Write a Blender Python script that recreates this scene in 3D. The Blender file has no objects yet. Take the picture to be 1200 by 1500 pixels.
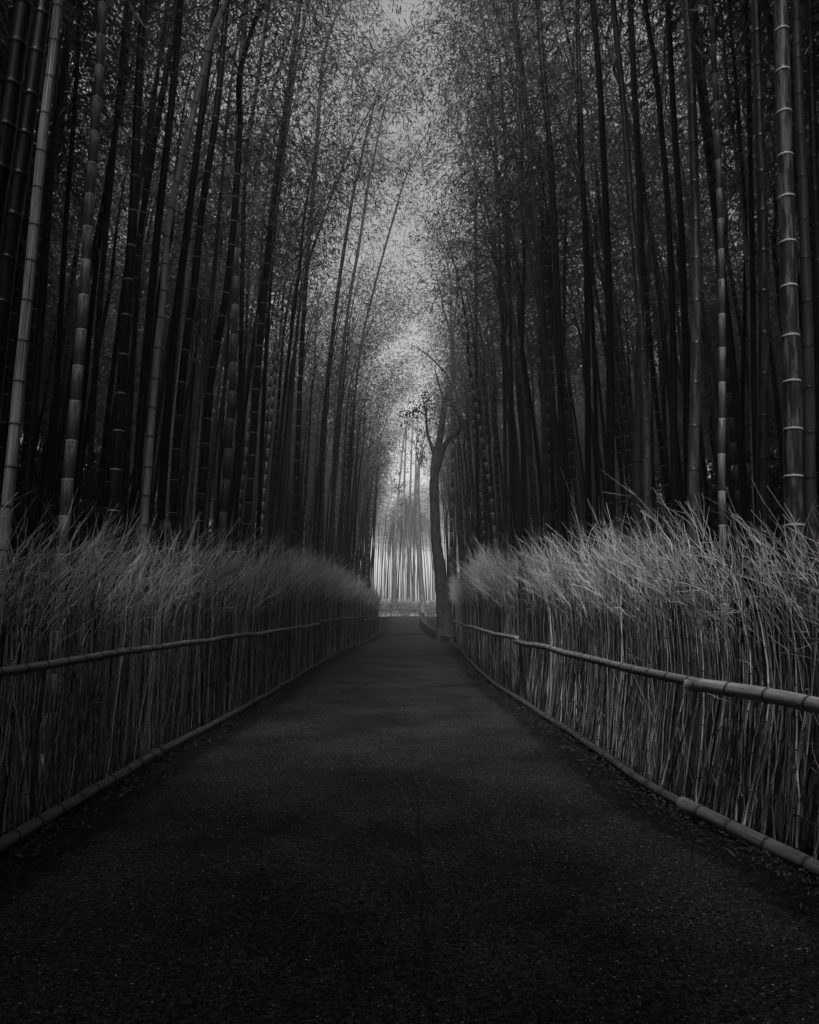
import bpy, math, random
import numpy as np
from math import sin, cos, atan, radians, pi
random.seed(7); rng = np.random.default_rng(11)
sc = bpy.context.scene
COL = sc.collection

# ------------------------------------------------------------------ camera
F, EYE = 1000.0, 1.5                      # focal length in photo pixels, eye height
PITCH, YAW = atan(143 / F), atan(5 / F)
cam_d = bpy.data.cameras.new("camera"); cam = bpy.data.objects.new("camera", cam_d); COL.objects.link(cam)
cam_d.sensor_fit = 'VERTICAL'; cam_d.sensor_height = 36; cam_d.lens = 36 * F / 1500
cam_d.clip_start = .05; cam_d.clip_end = 600
cam.location = (0, 0, EYE); cam.rotation_euler = (pi / 2 + PITCH, 0, -YAW)
sc.camera = cam

# ------------------------------------------------------------------ sky, sun, exposure
SUN_EL, SUN_AZ = radians(58), radians(184)   # azimuth from +Y (down the path) towards +X
w = bpy.data.worlds.new("World"); sc.world = w; w.use_nodes = True
nt = w.node_tree; nt.nodes.clear()
out = nt.nodes.new("ShaderNodeOutputWorld"); bg = nt.nodes.new("ShaderNodeBackground")
sky = nt.nodes.new("ShaderNodeTexSky"); sky.sky_type = 'NISHITA'; sky.sun_disc = False
sky.sun_elevation = SUN_EL; sky.sun_rotation = SUN_AZ; sky.dust_density = 1.5; sky.air_density = 1.0
bw = nt.nodes.new("ShaderNodeSeparateColor")      # monochrome: a blue-sensitive plate
nt.links.new(sky.outputs[0], bw.inputs[0]); nt.links.new(bw.outputs[2], bg.inputs[0]); nt.links.new(bg.outputs[0], out.inputs[0])
bg.inputs[1].default_value = 0.15
sl = bpy.data.lights.new("sun", 'SUN'); sun = bpy.data.objects.new("sun", sl); COL.objects.link(sun)
sl.energy = 5.0; sl.angle = radians(9); sl.color = (1, .995, .985)
from mathutils import Vector
sd = Vector((sin(SUN_AZ) * cos(SUN_EL), cos(SUN_AZ) * cos(SUN_EL), sin(SUN_EL)))
sun.rotation_euler = sd.to_track_quat('Z', 'Y').to_euler(); sun.location = sd * 60
vs = sc.view_settings; vs.view_transform = 'Standard'; vs.look = 'None'; vs.gamma = 1; vs.exposure = 0.0
cy = sc.cycles
cy.max_bounces = 6; cy.diffuse_bounces = 3; cy.glossy_bounces = 2; cy.transmission_bounces = 3; cy.volume_bounces = 1
cy.use_denoising = True; cy.caustics_reflective = False; cy.caustics_refractive = False
cy.sample_clamp_indirect = 3; cy.use_adaptive_sampling = True

# ------------------------------------------------------------------ helpers
def ray(px, py):
    cx, cyy = (px - 600) / F, (750 - py) / F
    Y = cos(PITCH) - sin(PITCH) * cyy; Z = sin(PITCH) + cos(PITCH) * cyy
    c, s = cos(YAW), sin(YAW)
    return np.array([c * cx + s * Y, -s * cx + c * Y, Z])
def at(px, py, Y):                        # the point seen at photo pixel (px, py) at distance Y down the path
    d = ray(px, py); return np.array([0, 0, EYE]) + d * (Y / d[1])
def smooth(t): t = np.clip(t, 0, 1); return t * t * (3 - 2 * t)
def rise(y): return .75 * smooth((np.asarray(y, float) - 35) / 40)
LY = [-30, 0, 4.58, 5.96, 7.41, 10.23, 17.23, 24.91, 36, 42, 60, 75]
LX = [-2.5, -2.54, -2.56, -2.57, -2.57, -2.46, -2.44, -2.32, -1.75, -1.65, -1.9, -2.2]
RY = [-30, 0, 4.19, 4.81, 5.79, 9.0, 13.75, 20.08, 30, 50, 75]
RX = [2.6, 2.55, 2.39, 2.19, 2.06, 2.0, 1.78, 1.87, 2.15, 2.4, 2.6]
def edge(side, y): return np.interp(y, LY, LX) if side < 0 else np.interp(y, RY, RX)
def gz(x, y):
    x = np.asarray(x, float); y = np.asarray(y, float)
    a = np.maximum(np.abs(x) - 9, 0)
    return rise(y) + .22 * a ** 1.22  # side slopes raised to block the low sky behind the stems

def mesh(name, V, Fc, mats, attrs=None, smooth_=True, midx=None):
    V = np.asarray(V, np.float32); Fc = np.asarray(Fc, np.int32)
    me = bpy.data.meshes.new(name); n, k = Fc.shape
    me.vertices.add(len(V)); me.vertices.foreach_set("co", V.ravel())
    me.loops.add(n * k); me.loops.foreach_set("vertex_index", Fc.ravel())
    me.polygons.add(n); me.polygons.foreach_set("loop_start", np.arange(0, n * k, k, dtype=np.int32))
    me.polygons.foreach_set("loop_total", np.full(n, k, np.int32))
    me.polygons.foreach_set("use_smooth", np.full(n, smooth_))
    for m in mats: me.materials.append(m)
    if midx is not None: me.polygons.foreach_set("material_index", np.asarray(midx, np.int32))
    for an, (ty, dat) in (attrs or {}).items():
        a = me.attributes.new(an, ty, 'POINT')
        a.data.foreach_set("vector" if ty == 'FLOAT_VECTOR' else "value", np.asarray(dat, np.float32).ravel())
    me.update(calc_edges=True); return me
def put(name, me, parent=None, loc=None, **props):
    o = bpy.data.objects.new(name, me); COL.objects.link(o)
    if parent: o.parent = parent
    if loc is not None: o.location = loc
    for k, v in props.items():
        if v: o[k] = v
    return o
def thing(name, loc, label, category, group=None, rz=0):
    o = bpy.data.objects.new(name, None); COL.objects.link(o); o.location = loc; o.rotation_euler.z = rz
    o.empty_display_size = .2; o["label"] = label; o["category"] = category
    if group: o["group"] = group
    return o

def tubes(P, R, sides=3):
    """n polylines of k points (P n,k,3; R n,k) -> verts, quads"""
    P = np.asarray(P, float); R = np.asarray(R, float); n, k, _ = P.shape
    T = np.gradient(P, axis=1); T /= np.linalg.norm(T, axis=2, keepdims=True) + 1e-9
    t0 = T.mean(1); ref = np.where((np.abs(t0[:, 2]) > .8)[:, None], np.array([[1., 0, 0]]), np.array([[0, 0, 1.]]))[:, None, :]
    A = np.cross(T, np.broadcast_to(ref, T.shape)); A /= np.linalg.norm(A, axis=2, keepdims=True) + 1e-9
    B = np.cross(T, A)
    th = np.arange(sides) / sides * 2 * pi
    V = P[:, :, None, :] + R[:, :, None, None] * (A[:, :, None, :] * np.cos(th)[None, None, :, None] + B[:, :, None, :] * np.sin(th)[None, None, :, None])
    idx = np.arange(n * k * sides).reshape(n, k, sides)
    a = idx[:, :-1]; b = np.roll(a, -1, 2); c = idx[:, 1:]; d = np.roll(c, -1, 2)
    Fq = np.stack([a, b, d, c], -1).reshape(-1, 4)
    return V.reshape(-1, 3), Fq, th

# ------------------------------------------------------------------ materials
def newmat(name):
    m = bpy.data.materials.new(name); m.use_nodes = True; n = m.node_tree; n.nodes.clear()
    o = n.nodes.new("ShaderNodeOutputMaterial"); p = n.nodes.new("ShaderNodeBsdfPrincipled"); n.links.new(p.outputs[0], o.inputs[0])
    return m, n, p, o
class NB:
    def __init__(s, n): s.n = n
    def v(s, x, sock):
        if isinstance(x, (int, float)): sock.default_value = x
        elif isinstance(x, tuple): sock.default_value = x
        else: s.n.links.new(x, sock)
    def math(s, op, a, b=0.0, clamp=False):
        m = s.n.nodes.new("ShaderNodeMath"); m.operation = op; m.use_clamp = clamp; s.v(a, m.inputs[0]); s.v(b, m.inputs[1]); return m.outputs[0]
    def mix(s, f, a, b):
        m = s.n.nodes.new("ShaderNodeMix"); m.data_type = 'FLOAT'; s.v(f, m.inputs[0]); s.v(a, m.inputs[2]); s.v(b, m.inputs[3]); return m.outputs[0]
    def ramp(s, x, a, b, lo=0.0, hi=1.0):
        m = s.n.nodes.new("ShaderNodeMapRange"); m.clamp = True; m.interpolation_type = 'SMOOTHSTEP'
        s.v(x, m.inputs[0]); s.v(float(a), m.inputs[1]); s.v(float(b), m.inputs[2]); s.v(float(lo), m.inputs[3]); s.v(float(hi), m.inputs[4]); return m.outputs[0]
    def attr(s, name, out="Fac"):
        a = s.n.nodes.new("ShaderNodeAttribute"); a.attribute_name = name; return a.outputs[out]
    def scale(s, vec, sc_):
        m = s.n.nodes.new("ShaderNodeMapping"); s.v(vec, m.inputs[0]); m.inputs[3].default_value = sc_; return m.outputs[0]
    def noise(s, vec, sc_=5., det=3., rough=.55):
        m = s.n.nodes.new("ShaderNodeTexNoise"); s.v(vec, m.inputs["Vector"]); m.inputs["Scale"].default_value = sc_
        m.inputs["Detail"].default_value = det; m.inputs["Roughness"].default_value = rough; return m.outputs[0]
    def obj(s): return s.n.nodes.new("ShaderNodeTexCoord").outputs["Object"]
    def geo(s): return s.n.nodes.new("ShaderNodeNewGeometry").outputs["Position"]
    def rand(s): return s.n.nodes.new("ShaderNodeObjectInfo").outputs["Random"]
    def bump(s, h, strength, dist, p):
        m = s.n.nodes.new("ShaderNodeBump"); m.inputs["Strength"].default_value = strength; m.inputs["Distance"].default_value = dist
        s.v(h, m.inputs["Height"]); s.n.links.new(m.outputs[0], p.inputs["Normal"])

def culm_mat(name, base, ring, frost=0., mottle=0., streak=.35, rough=.38, wax_=.2, spec=.12):
    """bamboo skin: long streaks, blotches, waxy bloom under each node, ring colour"""
    m, n, p, o = newmat(name); b = NB(n)
    cv = b.attr("cuv", "Vector"); pos = b.attr("nodepos"); rg = b.attr("ring"); rnd = b.rand()
    st = b.noise(b.scale(cv, (3.5, 3.5, .9)), 1.6, 4)
    bl = b.noise(b.scale(cv, (1.3, 1.3, 3.2)), 1.3, 5, .65)
    c = b.math('MULTIPLY', base, b.ramp(st, .3, .7, 1 - streak, 1 + streak))
    c = b.math('MULTIPLY', c, b.mix(rnd, .65, 1.4))
    if mottle:
        c = b.mix(b.ramp(bl, .47, .56), c, b.math('MULTIPLY', c, 1 + mottle * 2.2))
        c = b.mix(b.ramp(bl, .36, .30), c, .012)
    else:
        c = b.math('MULTIPLY', c, b.ramp(bl, .3, .7, .7, 1.25))
    wax = b.math('MULTIPLY', b.math('POWER', pos, 2.6), b.ramp(b.noise(b.scale(cv, (2, 2, 5)), 1.5, 4), .3, .62))
    c = b.mix(b.math('MULTIPLY', wax, frost, True), c, wax_)
    c = b.mix(rg, c, ring)
    # a darker scar line just above each ring
    c = b.math('MULTIPLY', c, b.mix(rg, b.ramp(pos, 0, .035, .45, 1.), 1.0))
    for k in ("Base Color",): n.links.new(c, p.inputs[k])
    n.links.new(b.ramp(bl, .2, .8, rough - .1, rough + .2), p.inputs["Roughness"])
    p.inputs["Specular IOR Level"].default_value = spec
    b.bump(st, .25, .004, p)
    return m
CM = {
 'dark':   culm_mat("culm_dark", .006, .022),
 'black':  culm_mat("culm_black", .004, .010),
 'mid':    culm_mat("culm_grey", .024, .08, frost=.2),
 'caps':   culm_mat("culm_pale_ringed", .006, .3, frost=.15),
 'frost':  culm_mat("culm_frosted", .035, .38, frost=1.0, streak=.2, wax_=.45),
 'pale':   culm_mat("culm_bleached", .36, .015, streak=.2, rough=.5),
 'palestreak': culm_mat("culm_bleached_streaked", .26, .01, streak=.85, mottle=.01, rough=.5),
 'mottle': culm_mat("culm_mottled", .015, .35, mottle=1.0, streak=.5),
 'plain':  culm_mat("culm_smooth_grey", .042, .01, streak=.15, rough=.45),
 'shiny':  culm_mat("culm_glossy", .022, .022, streak=.4, mottle=.5, rough=.3, spec=.3),
 'rail':   culm_mat("weathered_rail", .17, .02, streak=.25, rough=.6),
 'kerb':   culm_mat("weathered_base_rail", .08, .015, streak=.3, rough=.65),
}
def leaf_mat(name, base, trans):
    m, n, p, o = newmat(name); b = NB(n)
    v = b.attr("tone")
    c = b.math('MULTIPLY', base, b.mix(v, .45, 1.7))
    n.links.new(c, p.inputs["Base Color"]); p.inputs["Roughness"].default_value = .5; p.inputs["Specular IOR Level"].default_value = .15
    t = n.nodes.new("ShaderNodeBsdfTranslucent"); mx = n.nodes.new("ShaderNodeMixShader"); mx.inputs[0].default_value = trans
    n.links.new(b.math('MULTIPLY', c, 1.7), t.inputs[0]); n.links.new(p.outputs[0], mx.inputs[1]); n.links.new(t.outputs[0], mx.inputs[2]); n.links.new(mx.outputs[0], o.inputs[0])
    return m
M_LEAF = leaf_mat("bamboo_leaf", .095, .55)
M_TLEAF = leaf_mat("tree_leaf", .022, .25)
def simple(name, base, rough=.8, var=.4, sc_=8., vec=None, bump=0.):
    m, n, p, o = newmat(name); b = NB(n); nz = b.noise(b.geo() if vec is None else b.scale(b.geo(), vec), sc_, 5, .6)
    n.links.new(b.math('MULTIPLY', base, b.ramp(nz, .3, .7, 1 - var, 1 + var)), p.inputs["Base Color"]); p.inputs["Roughness"].default_value = rough; p.inputs["Specular IOR Level"].default_value = .1
    if bump: b.bump(nz, 1., bump, p)
    return m
def straw(name, base, rough=.6):
    m, n, p, o = newmat(name); b = NB(n)
    nz = b.noise(b.scale(b.geo(), (30, 30, 8)), 1., 3)
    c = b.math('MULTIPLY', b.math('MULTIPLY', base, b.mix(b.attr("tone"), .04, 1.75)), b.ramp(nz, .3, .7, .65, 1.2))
    c = b.mix(b.attr("ring"), c, .03)
    n.links.new(c, p.inputs["Base Color"]); p.inputs["Roughness"].default_value = rough; p.inputs["Specular IOR Level"].default_value = .12
    return m
M_CANE = straw("dry_cane", .36, .5); M_TWIG = straw("dry_twig", .42, .7)
M_BRANCH = simple("bamboo_branch", .05, .6)
M_BARK = simple("tree_bark", .035, .85, .5, 3., (3, 3, .7), .02)
M_MISTBARK = simple("mist_pale_bark", .16, .85, .4, 3., (3, 3, .7), .02)  # bark colour lightened to stand in for mist on the far trunks
M_SOIL = simple("forest_soil", .008, .95, .6, 2.5, None, .03)
M_STONE = simple("kerb_stone", .035, .85, .4, 4., None, .01)
M_LITTER = leaf_mat("dry_leaf_litter", .022, .1)

def asphalt():
    m, n, p, o = newmat("asphalt"); b = NB(n); g = b.geo()
    vo = n.nodes.new("ShaderNodeTexVoronoi"); vo.inputs["Scale"].default_value = 78; n.links.new(g, vo.inputs["Vector"])
    sep = n.nodes.new("ShaderNodeSeparateColor"); n.links.new(vo.outputs["Color"], sep.inputs[0])
    near = b.math('GREATER_THAN', b.math('MULTIPLY', b.noise(g, 130, 2, .6), b.ramp(sep.outputs[2], 0, 1, .5, 1.0)), b.math('MULTIPLY', vo.outputs['Distance'], 1.15))
    bright = b.math('MULTIPLY', b.math('POWER', b.ramp(sep.outputs[0], .60, 1.0), 1.6), near)
    fine = n.nodes.new("ShaderNodeTexVoronoi"); fine.inputs["Scale"].default_value = 150; n.links.new(g, fine.inputs["Vector"])
    sf = n.nodes.new("ShaderNodeSeparateColor"); n.links.new(fine.outputs["Color"], sf.inputs[0])
    patch = b.noise(g, .9, 4, .6)
    base = b.math('MULTIPLY', b.ramp(sf.outputs[1], 0, 1, .0016, .024), b.math('MULTIPLY', b.ramp(patch, .3, .7, .5, 1.45), b.ramp(b.noise(g, 42, 3, .7), .35, .65, .35, 1.9)))
    c = b.mix(bright, base, b.ramp(b.math('POWER', sep.outputs[1], 2.5), 0, 1, .03, .26))
    # transverse crack and long seam, both wandering
    sx = n.nodes.new("ShaderNodeSeparateXYZ"); n.links.new(g, sx.inputs[0])
    nz = b.noise(g, 2.2, 5, .65)
    def line(coord, pos, wid, amp):
        q = b.math('ADD', b.math('SUBTRACT', coord, pos), b.math('MULTIPLY', b.math('SUBTRACT', nz, .5), amp))
        return b.ramp(b.math('ABSOLUTE', q), 0, wid, 1, 0)
    crack = b.math('MULTIPLY', line(sx.outputs[1], 6.0, .018, .25), b.math('MULTIPLY', b.ramp(sx.outputs[0], -1.2, -.9), b.ramp(sx.outputs[0], .35, -.1)))
    seam = b.math('MULTIPLY', line(sx.outputs[0], .09, .02, .12), b.math('MULTIPLY', b.ramp(sx.outputs[1], 6.1, 5.8), .75))
    c = b.mix(b.math('MAXIMUM', crack, seam), c, .006)
    # soil washed in along both sides of the path
    side = b.attr("verge"); dirt = b.ramp(b.math('ADD', side, b.math('MULTIPLY', b.math('SUBTRACT', b.noise(g, 7, 5, .7), .5), .55)), .35, .62)
    c = b.mix(dirt, c, b.math('MULTIPLY', c, .35))
    p.inputs["Specular IOR Level"].default_value = .06
    n.links.new(c, p.inputs["Base Color"]); n.links.new(b.mix(bright, .9, .45), p.inputs["Roughness"])
    b.bump(b.math('ADD', b.math('MULTIPLY', vo.outputs["Distance"], -.6), b.math('MULTIPLY', fine.outputs["Distance"], -.5)), .9, .006, p)
    return m
M_ASPH = asphalt()

# ------------------------------------------------------------------ ground and path
def sheet(name, xs, ys, zf, mat, kind="structure", xf=None, attrs=None):
    X, Y = np.meshgrid(xs, ys); 
    if xf is not None: X = xf(X, Y)
    Z = zf(X, Y); V = np.stack([X, Y, Z], -1).reshape(-1, 3); i = np.arange(V.shape[0]).reshape(X.shape)
    Fq = np.stack([i[:-1, :-1], i[:-1, 1:], i[1:, 1:], i[1:, :-1]], -1).reshape(-1, 4)
    return put(name, mesh(name, V, Fq, [mat], attrs), kind=kind)
gx = np.concatenate([np.linspace(-58, -8, 22), np.linspace(-7, 7, 57), np.linspace(8, 58, 22)]); gy = np.concatenate([np.arange(-28, 2, 3.), np.arange(2, 14, .25), np.arange(14, 158, 2.)])
bumpg = lambda x, y: .025 * np.sin(x * 5.1 + 2 * np.sin(y * 1.7)) * np.sin(y * 3.3 + x) * smooth((np.abs(x) - 1.9) / .5)
sheet("ground", gx, gy, lambda x, y: gz(x, y) + bumpg(x, y) - .02, M_SOIL)
py_ = np.concatenate([np.arange(-28, 2, 2.), np.arange(2, 76.6, .25)]); tx = np.linspace(0, 1, 25)
def pathx(T, Y): 
    l = edge(-1, Y) + .12; r = edge(1, Y) - .12
    return l + (r - l) * T
TT, _ = np.meshgrid(tx, py_)
sheet("path", tx, py_, lambda x, y: rise(y) + .012 + .018 * (1 - (x / 2.4) ** 2).clip(0, 1), M_ASPH, xf=pathx,
      attrs={"verge": ('FLOAT', np.maximum(0, 1 - np.minimum(TT, 1 - TT) / .17).ravel())})

# leaf litter and grit along both verges
def litter():
    n = 16000; side = rng.choice([-1, 1], n); Y = 2.5 + 33 * rng.random(n) ** 1.7
    off = np.abs(rng.normal(0, .2, n)) + .03
    X = np.where(side < 0, edge(-1, Y) + off, edge(1, Y) - off); Z = rise(Y) + .03 + rng.random(n) * .012
    L = rng.uniform(.004, .022, n) * np.where(rng.random(n) < .04, 1.8, 1); W = L * rng.uniform(.18, .6, n); a = rng.random(n) * 2 * pi; tl = rng.normal(0, .35, (n, 2))
    d = np.stack([np.cos(a), np.sin(a), tl[:, 0]], -1); s = np.stack([-np.sin(a), np.cos(a), tl[:, 1]], -1); c = np.stack([X, Y, Z], -1)
    V = np.stack([c - d * L[:, None], c - s * W[:, None], c + d * L[:, None], c + s * W[:, None] + [0, 0, .004]], 1).reshape(-1, 3)
    put("leaf_litter", mesh("leaf_litter", V, np.arange(4 * n).reshape(n, 4), [M_LITTER], {"tone": ('FLOAT', np.repeat(rng.random(n), 4))}, False),
        kind="stuff", label="dry leaves and grit scattered along both edges of the asphalt path", category="leaf litter")
litter()

# ------------------------------------------------------------------ bamboo
def resample(P, step=.25):
    P = np.asarray(P, float); 
    # Catmull-Rom through the points, then arc-length positions
    Q = np.vstack([2 * P[0] - P[1], P, 2 * P[-1] - P[-2]]); o = []
    for i in range(1, len(Q) - 2):
        a, b_, c, d = Q[i - 1:i + 3]
        for t in np.linspace(0, 1, 9)[:-1]:
            o.append(.5 * (2 * b_ + (c - a) * t + (2 * a - 5 * b_ + 4 * c - d) * t * t + (3 * b_ - a - 3 * c + d) * t ** 3))
    o.append(P[-1]); o = np.array(o); s = np.concatenate([[0], np.cumsum(np.linalg.norm(np.diff(o, axis=0), axis=1))])
    return lambda t: np.stack([np.interp(t, s, o[:, k]) for k in range(3)], -1), s[-1]
def culm_mesh(name, P, r0, r1, inter, mat, sides=10, capped=False, ringy=1.035, phase=None, prof=None):
    """a jointed bamboo stem along the points P"""
    f, L = resample(P); ss, rr, ring, npos, s = [], [], [], [], 0.0 if phase is None else phase
    nodes = []
    while s < L - .03:
        nodes.append(s); s += inter * random.uniform(.93, 1.07)
    ss = [0.0]; mul = [1.0]; ring = [0.]; npos = [.5]
    e = min(.014, inter * .07)
    for k, s in enumerate(nodes):
        if s < e * 2: continue
        for ds, m_, rg, np_ in ((-2.2 * e, .99, 0, .93), (-.55 * e, 1.0, 0, 1.), (-.3 * e, ringy, 1, 1.), (.35 * e, ringy - .01, 1, 0.), (.6 * e, .985, 0, 0.), (1.7 * e, .96, 0, .03), (inter * .5, .985, 0, .5)):
            if s + ds < L: ss.append(s + ds); mul.append(m_); ring.append(rg); npos.append(np_)
    ss = np.array(ss); o = np.argsort(ss); ss = ss[o]; mul = np.array(mul)[o]; ring = np.array(ring)[o]; npos = np.array(npos)[o]
    R = (np.interp(ss / L, *prof) if prof else r0 + (r1 - r0) * (ss / L)) * mul; pts = f(ss)
    V, Fq, th = tubes(pts[None], R[None], sides)
    if capped:
        for e0, i0 in ((0, 0), (len(ss) - 1, (len(ss) - 1) * sides)):
            V = np.vstack([V, pts[e0][None]]); c = len(V) - 1
            Fq = np.vstack([Fq, [[i0 + j, i0 + (j + 1) % sides, c, c] for j in range(sides)]]) if False else Fq
            quad = [[i0 + j, i0 + j + 1, i0 + (j + 2) % sides, c] for j in range(0, sides, 2)]
            Fq = np.vstack([Fq, quad])
    k = len(ss); nv = len(V); rep = lambda a: np.concatenate([np.repeat(a, sides), np.full(nv - k * sides, a[0])])
    cuv = np.stack([np.tile(np.cos(th), k), np.tile(np.sin(th), k), np.repeat(ss, sides)], -1); cuv = np.vstack([cuv, np.zeros((nv - k * sides, 3))])
    cuv[:, 2] += random.uniform(0, 50)
    return mesh(name, V, Fq, [mat], {"cuv": ('FLOAT_VECTOR', cuv), "nodepos": ('FLOAT', rep(npos)), "ring": ('FLOAT', rep(ring.astype(float)))})

def leaves(C, D, n_each, size, rg, droop=.55, spread=.09):
    """lance-shaped leaves in sprays around the centres C"""
    n = len(C) * n_each; c = np.repeat(C, n_each, 0) + rg.normal(0, spread, (n, 3)); d = np.repeat(D, n_each, 0)
    d = d * .6 + rg.normal(0, .75, (n, 3)); d[:, 2] -= droop; d /= np.linalg.norm(d, axis=1, keepdims=True)
    s = np.cross(d, rg.normal(0, 1, (n, 3))); s /= np.linalg.norm(s, axis=1, keepdims=True)
    L = size * rg.uniform(.6, 1.25, n)[:, None]; W = L * rg.uniform(.07, .12, n)[:, None]
    V = np.stack([c, c + d * L * .4 + s * W, c + d * L + [0, 0, -.012], c + d * L * .4 - s * W], 1).reshape(-1, 3)
    tone = np.repeat(np.clip(np.repeat(rg.normal(.5, .22, len(C)), n_each) + rg.normal(0, .15, n), 0, 1), 4)
    return V, np.arange(4 * n).reshape(n, 4), tone
def crown_curve(h, bend, n=24):
    """the arching upper part of a culm above its first branches; leans towards +X"""
    t = np.linspace(0, 1, n); x = bend * t ** 2.0; z = h * (t - .16 * t ** 4 * (bend / 3))
    return np.stack([x, .15 * np.sin(t * 5 + bend), z], -1)
CURVE = {}
def crown_mesh(name, h, bend, seed, r0=.04, per=5, stem=False):
    rg = np.random.default_rng(seed); Cc = crown_curve(h, bend); f, L = resample(Cc)
    BP, BR, LC, LD = [], [], [], []
    s = .05
    while s < L - .15:
        t = s / L; base = f(s); reach = (1.7 * (1 - t) ** .6 + .55) * (.55 + .45 * min(1, t * 4))
        for q in range(3):
            a = rg.random() * 2 * pi; l = reach * rg.uniform(.6, 1.15); k = 5
            u = np.linspace(0, 1, k)[:, None]; d = np.array([cos(a), sin(a), 0])
            up = rg.uniform(.35, .9) * (1 - .3 * t)
            P = base + d * u * l + np.array([0, 0, 1.]) * (up * u * l - rg.uniform(.35, .75) * l * u ** 2.6)
            BP.append(P); BR.append(np.linspace(.009 * (1 - .5 * t), .0025, k))
            if t < .07 and rg.random() < .6: continue
            m_ = max(3, int(l * 7))
            for uu in np.linspace(.25, 1, m_):
                i = uu * (k - 1); i0 = min(int(i), k - 2); c = P[i0] + (P[i0 + 1] - P[i0]) * (i - i0)
                side = rg.normal(0, .16 + .1 * uu, 3); side[2] -= abs(rg.normal(0, .12)); LC.append(c + side); LD.append(d + side)
        s += rg.uniform(.26, .36)
    bv, bf, _ = tubes(np.array(BP), np.array(BR), 3)
    CURVE[name + str(seed)] = Cc
    cv = np.zeros((0, 3)); cf = np.zeros((0, 4), int)
    lv, lf, tone = leaves(np.array(LC), np.array(LD), per, .15, rg)
    V = np.vstack([bv, cv, lv]); Fq = np.vstack([bf, cf + len(bv), lf + len(bv) + len(cv)])
    tn = np.concatenate([np.full(len(bv) + len(cv), .5), tone]); mi = np.concatenate([np.zeros(len(bf) + len(cf)), np.ones(len(lf))])
    me = mesh(name, V, Fq, [M_BRANCH, M_LEAF], {"tone": ('FLOAT', tn)}, True, mi); me['curve'] = name + str(seed); return me

NPROTO = 6
proto = []     # (stem points, top point, crown mesh, culm mesh, bend)
for i in range(NPROTO):
    h0 = random.uniform(8.6, 10.2); lean = random.uniform(.15, .6); hc = random.uniform(6.5, 8.); bend = random.uniform(1.3, 3.0)
    z = np.linspace(-.1, h0, 8); x = lean * (np.maximum(z, 0) / h0) ** 2
    P = np.stack([x, .05 * np.sin(z * .8 + i), z], -1)
    crm = crown_mesh("crown", hc, bend, 50 + i)
    def whole(P, crm, mat, sides=10):
        Q = np.vstack([P, P[-1] + CURVE[crm['curve']][2::3]]); fr = len(P) / len(Q); f_, L_ = resample(Q); q = (P[-1, 2] + .2) / L_
        return culm_mesh("culm", Q, .056, .006, random.uniform(.3, .38), CM[mat], sides, prof=([0, q, q + (1 - q) * .7, 1], [.056, .042, .008, .001]))
    proto.append((P, P[-1], crm, whole(P, crm, 'dark'), bend))
crown_arch = [crown_mesh("arching_crown", hc, b_, 80 + i, per=4) for i, (hc, b_) in enumerate([(6.5, 1.8), (7.2, 1.2), (6.0, 2.3)])]
crown_lean = [crown_mesh('leaning_crown', 7.0, b_, 60 + i, per=5) for i, b_ in enumerate([3.4, 4.3])]
crown_thin = [crown_mesh('thin_crown', hc, b_, 70 + i, per=2) for i, (hc, b_) in enumerate([(6.5, 1.3), (7.2, 1.8), (6.8, 3.4), (7.2, 4.2)])]

crown_deep = [crown_mesh('deep_crown', 9.5, .8, 95, per=9), crown_mesh('deep_crown', 10.5, 1.2, 96, per=9)]
crown_shade = [crown_mesh('shading_crown', 7.5, 4.6, 91, per=9), crown_mesh('shading_crown', 8, 5.6, 92, per=9)]  # dense crowns shaped to shade the foreground from out of view
placed = []   # ground positions already taken
def stem_thing(P, r0, r1, inter, tone, label, group, side, crown=True):
    base = P[0].copy(); t = thing("bamboo", base, label, "bamboo", group)
    prof = None
    if crown:
        cm_ = crown_lean[random.randrange(2)] if side < 0 and P[0, 1] > 8 and 'very thin' not in label else crown_arch[random.randrange(3)]; c = put("crown", cm_, t, P[-1] - base)
        tg = P[-1] - P[-2]
        if abs(tg[0]) / tg[2] > .12: cm_ = crown_arch[1]; c.data = cm_
        q = Vector((0, 0, 1)).rotation_difference(Vector(tg)); rz = (0 if side < 0 else pi) + random.uniform(-.5, .5)
        from mathutils import Matrix
        Mx = (q.to_matrix() @ Matrix.Rotation(rz, 3, 'Z')) * random.uniform(.85, 1.1)
        c.matrix_local = Matrix.Translation(Vector(P[-1] - base)) @ Mx.to_4x4()
        cu = np.array([P[-1] + np.array(Mx @ Vector(v)) for v in CURVE[cm_['curve']][2::3]]); L0 = np.linalg.norm(np.diff(P, axis=0), axis=1).sum(); P = np.vstack([P, cu]); L1 = np.linalg.norm(np.diff(P, axis=0), axis=1).sum()
        q = L0 / L1; prof = ([0, q, q + (1 - q) * .7, 1], [r0, r1, r1 * .2, .001])
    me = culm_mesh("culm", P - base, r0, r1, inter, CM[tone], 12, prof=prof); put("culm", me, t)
    placed.append((base[0], base[1])); return t

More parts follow.
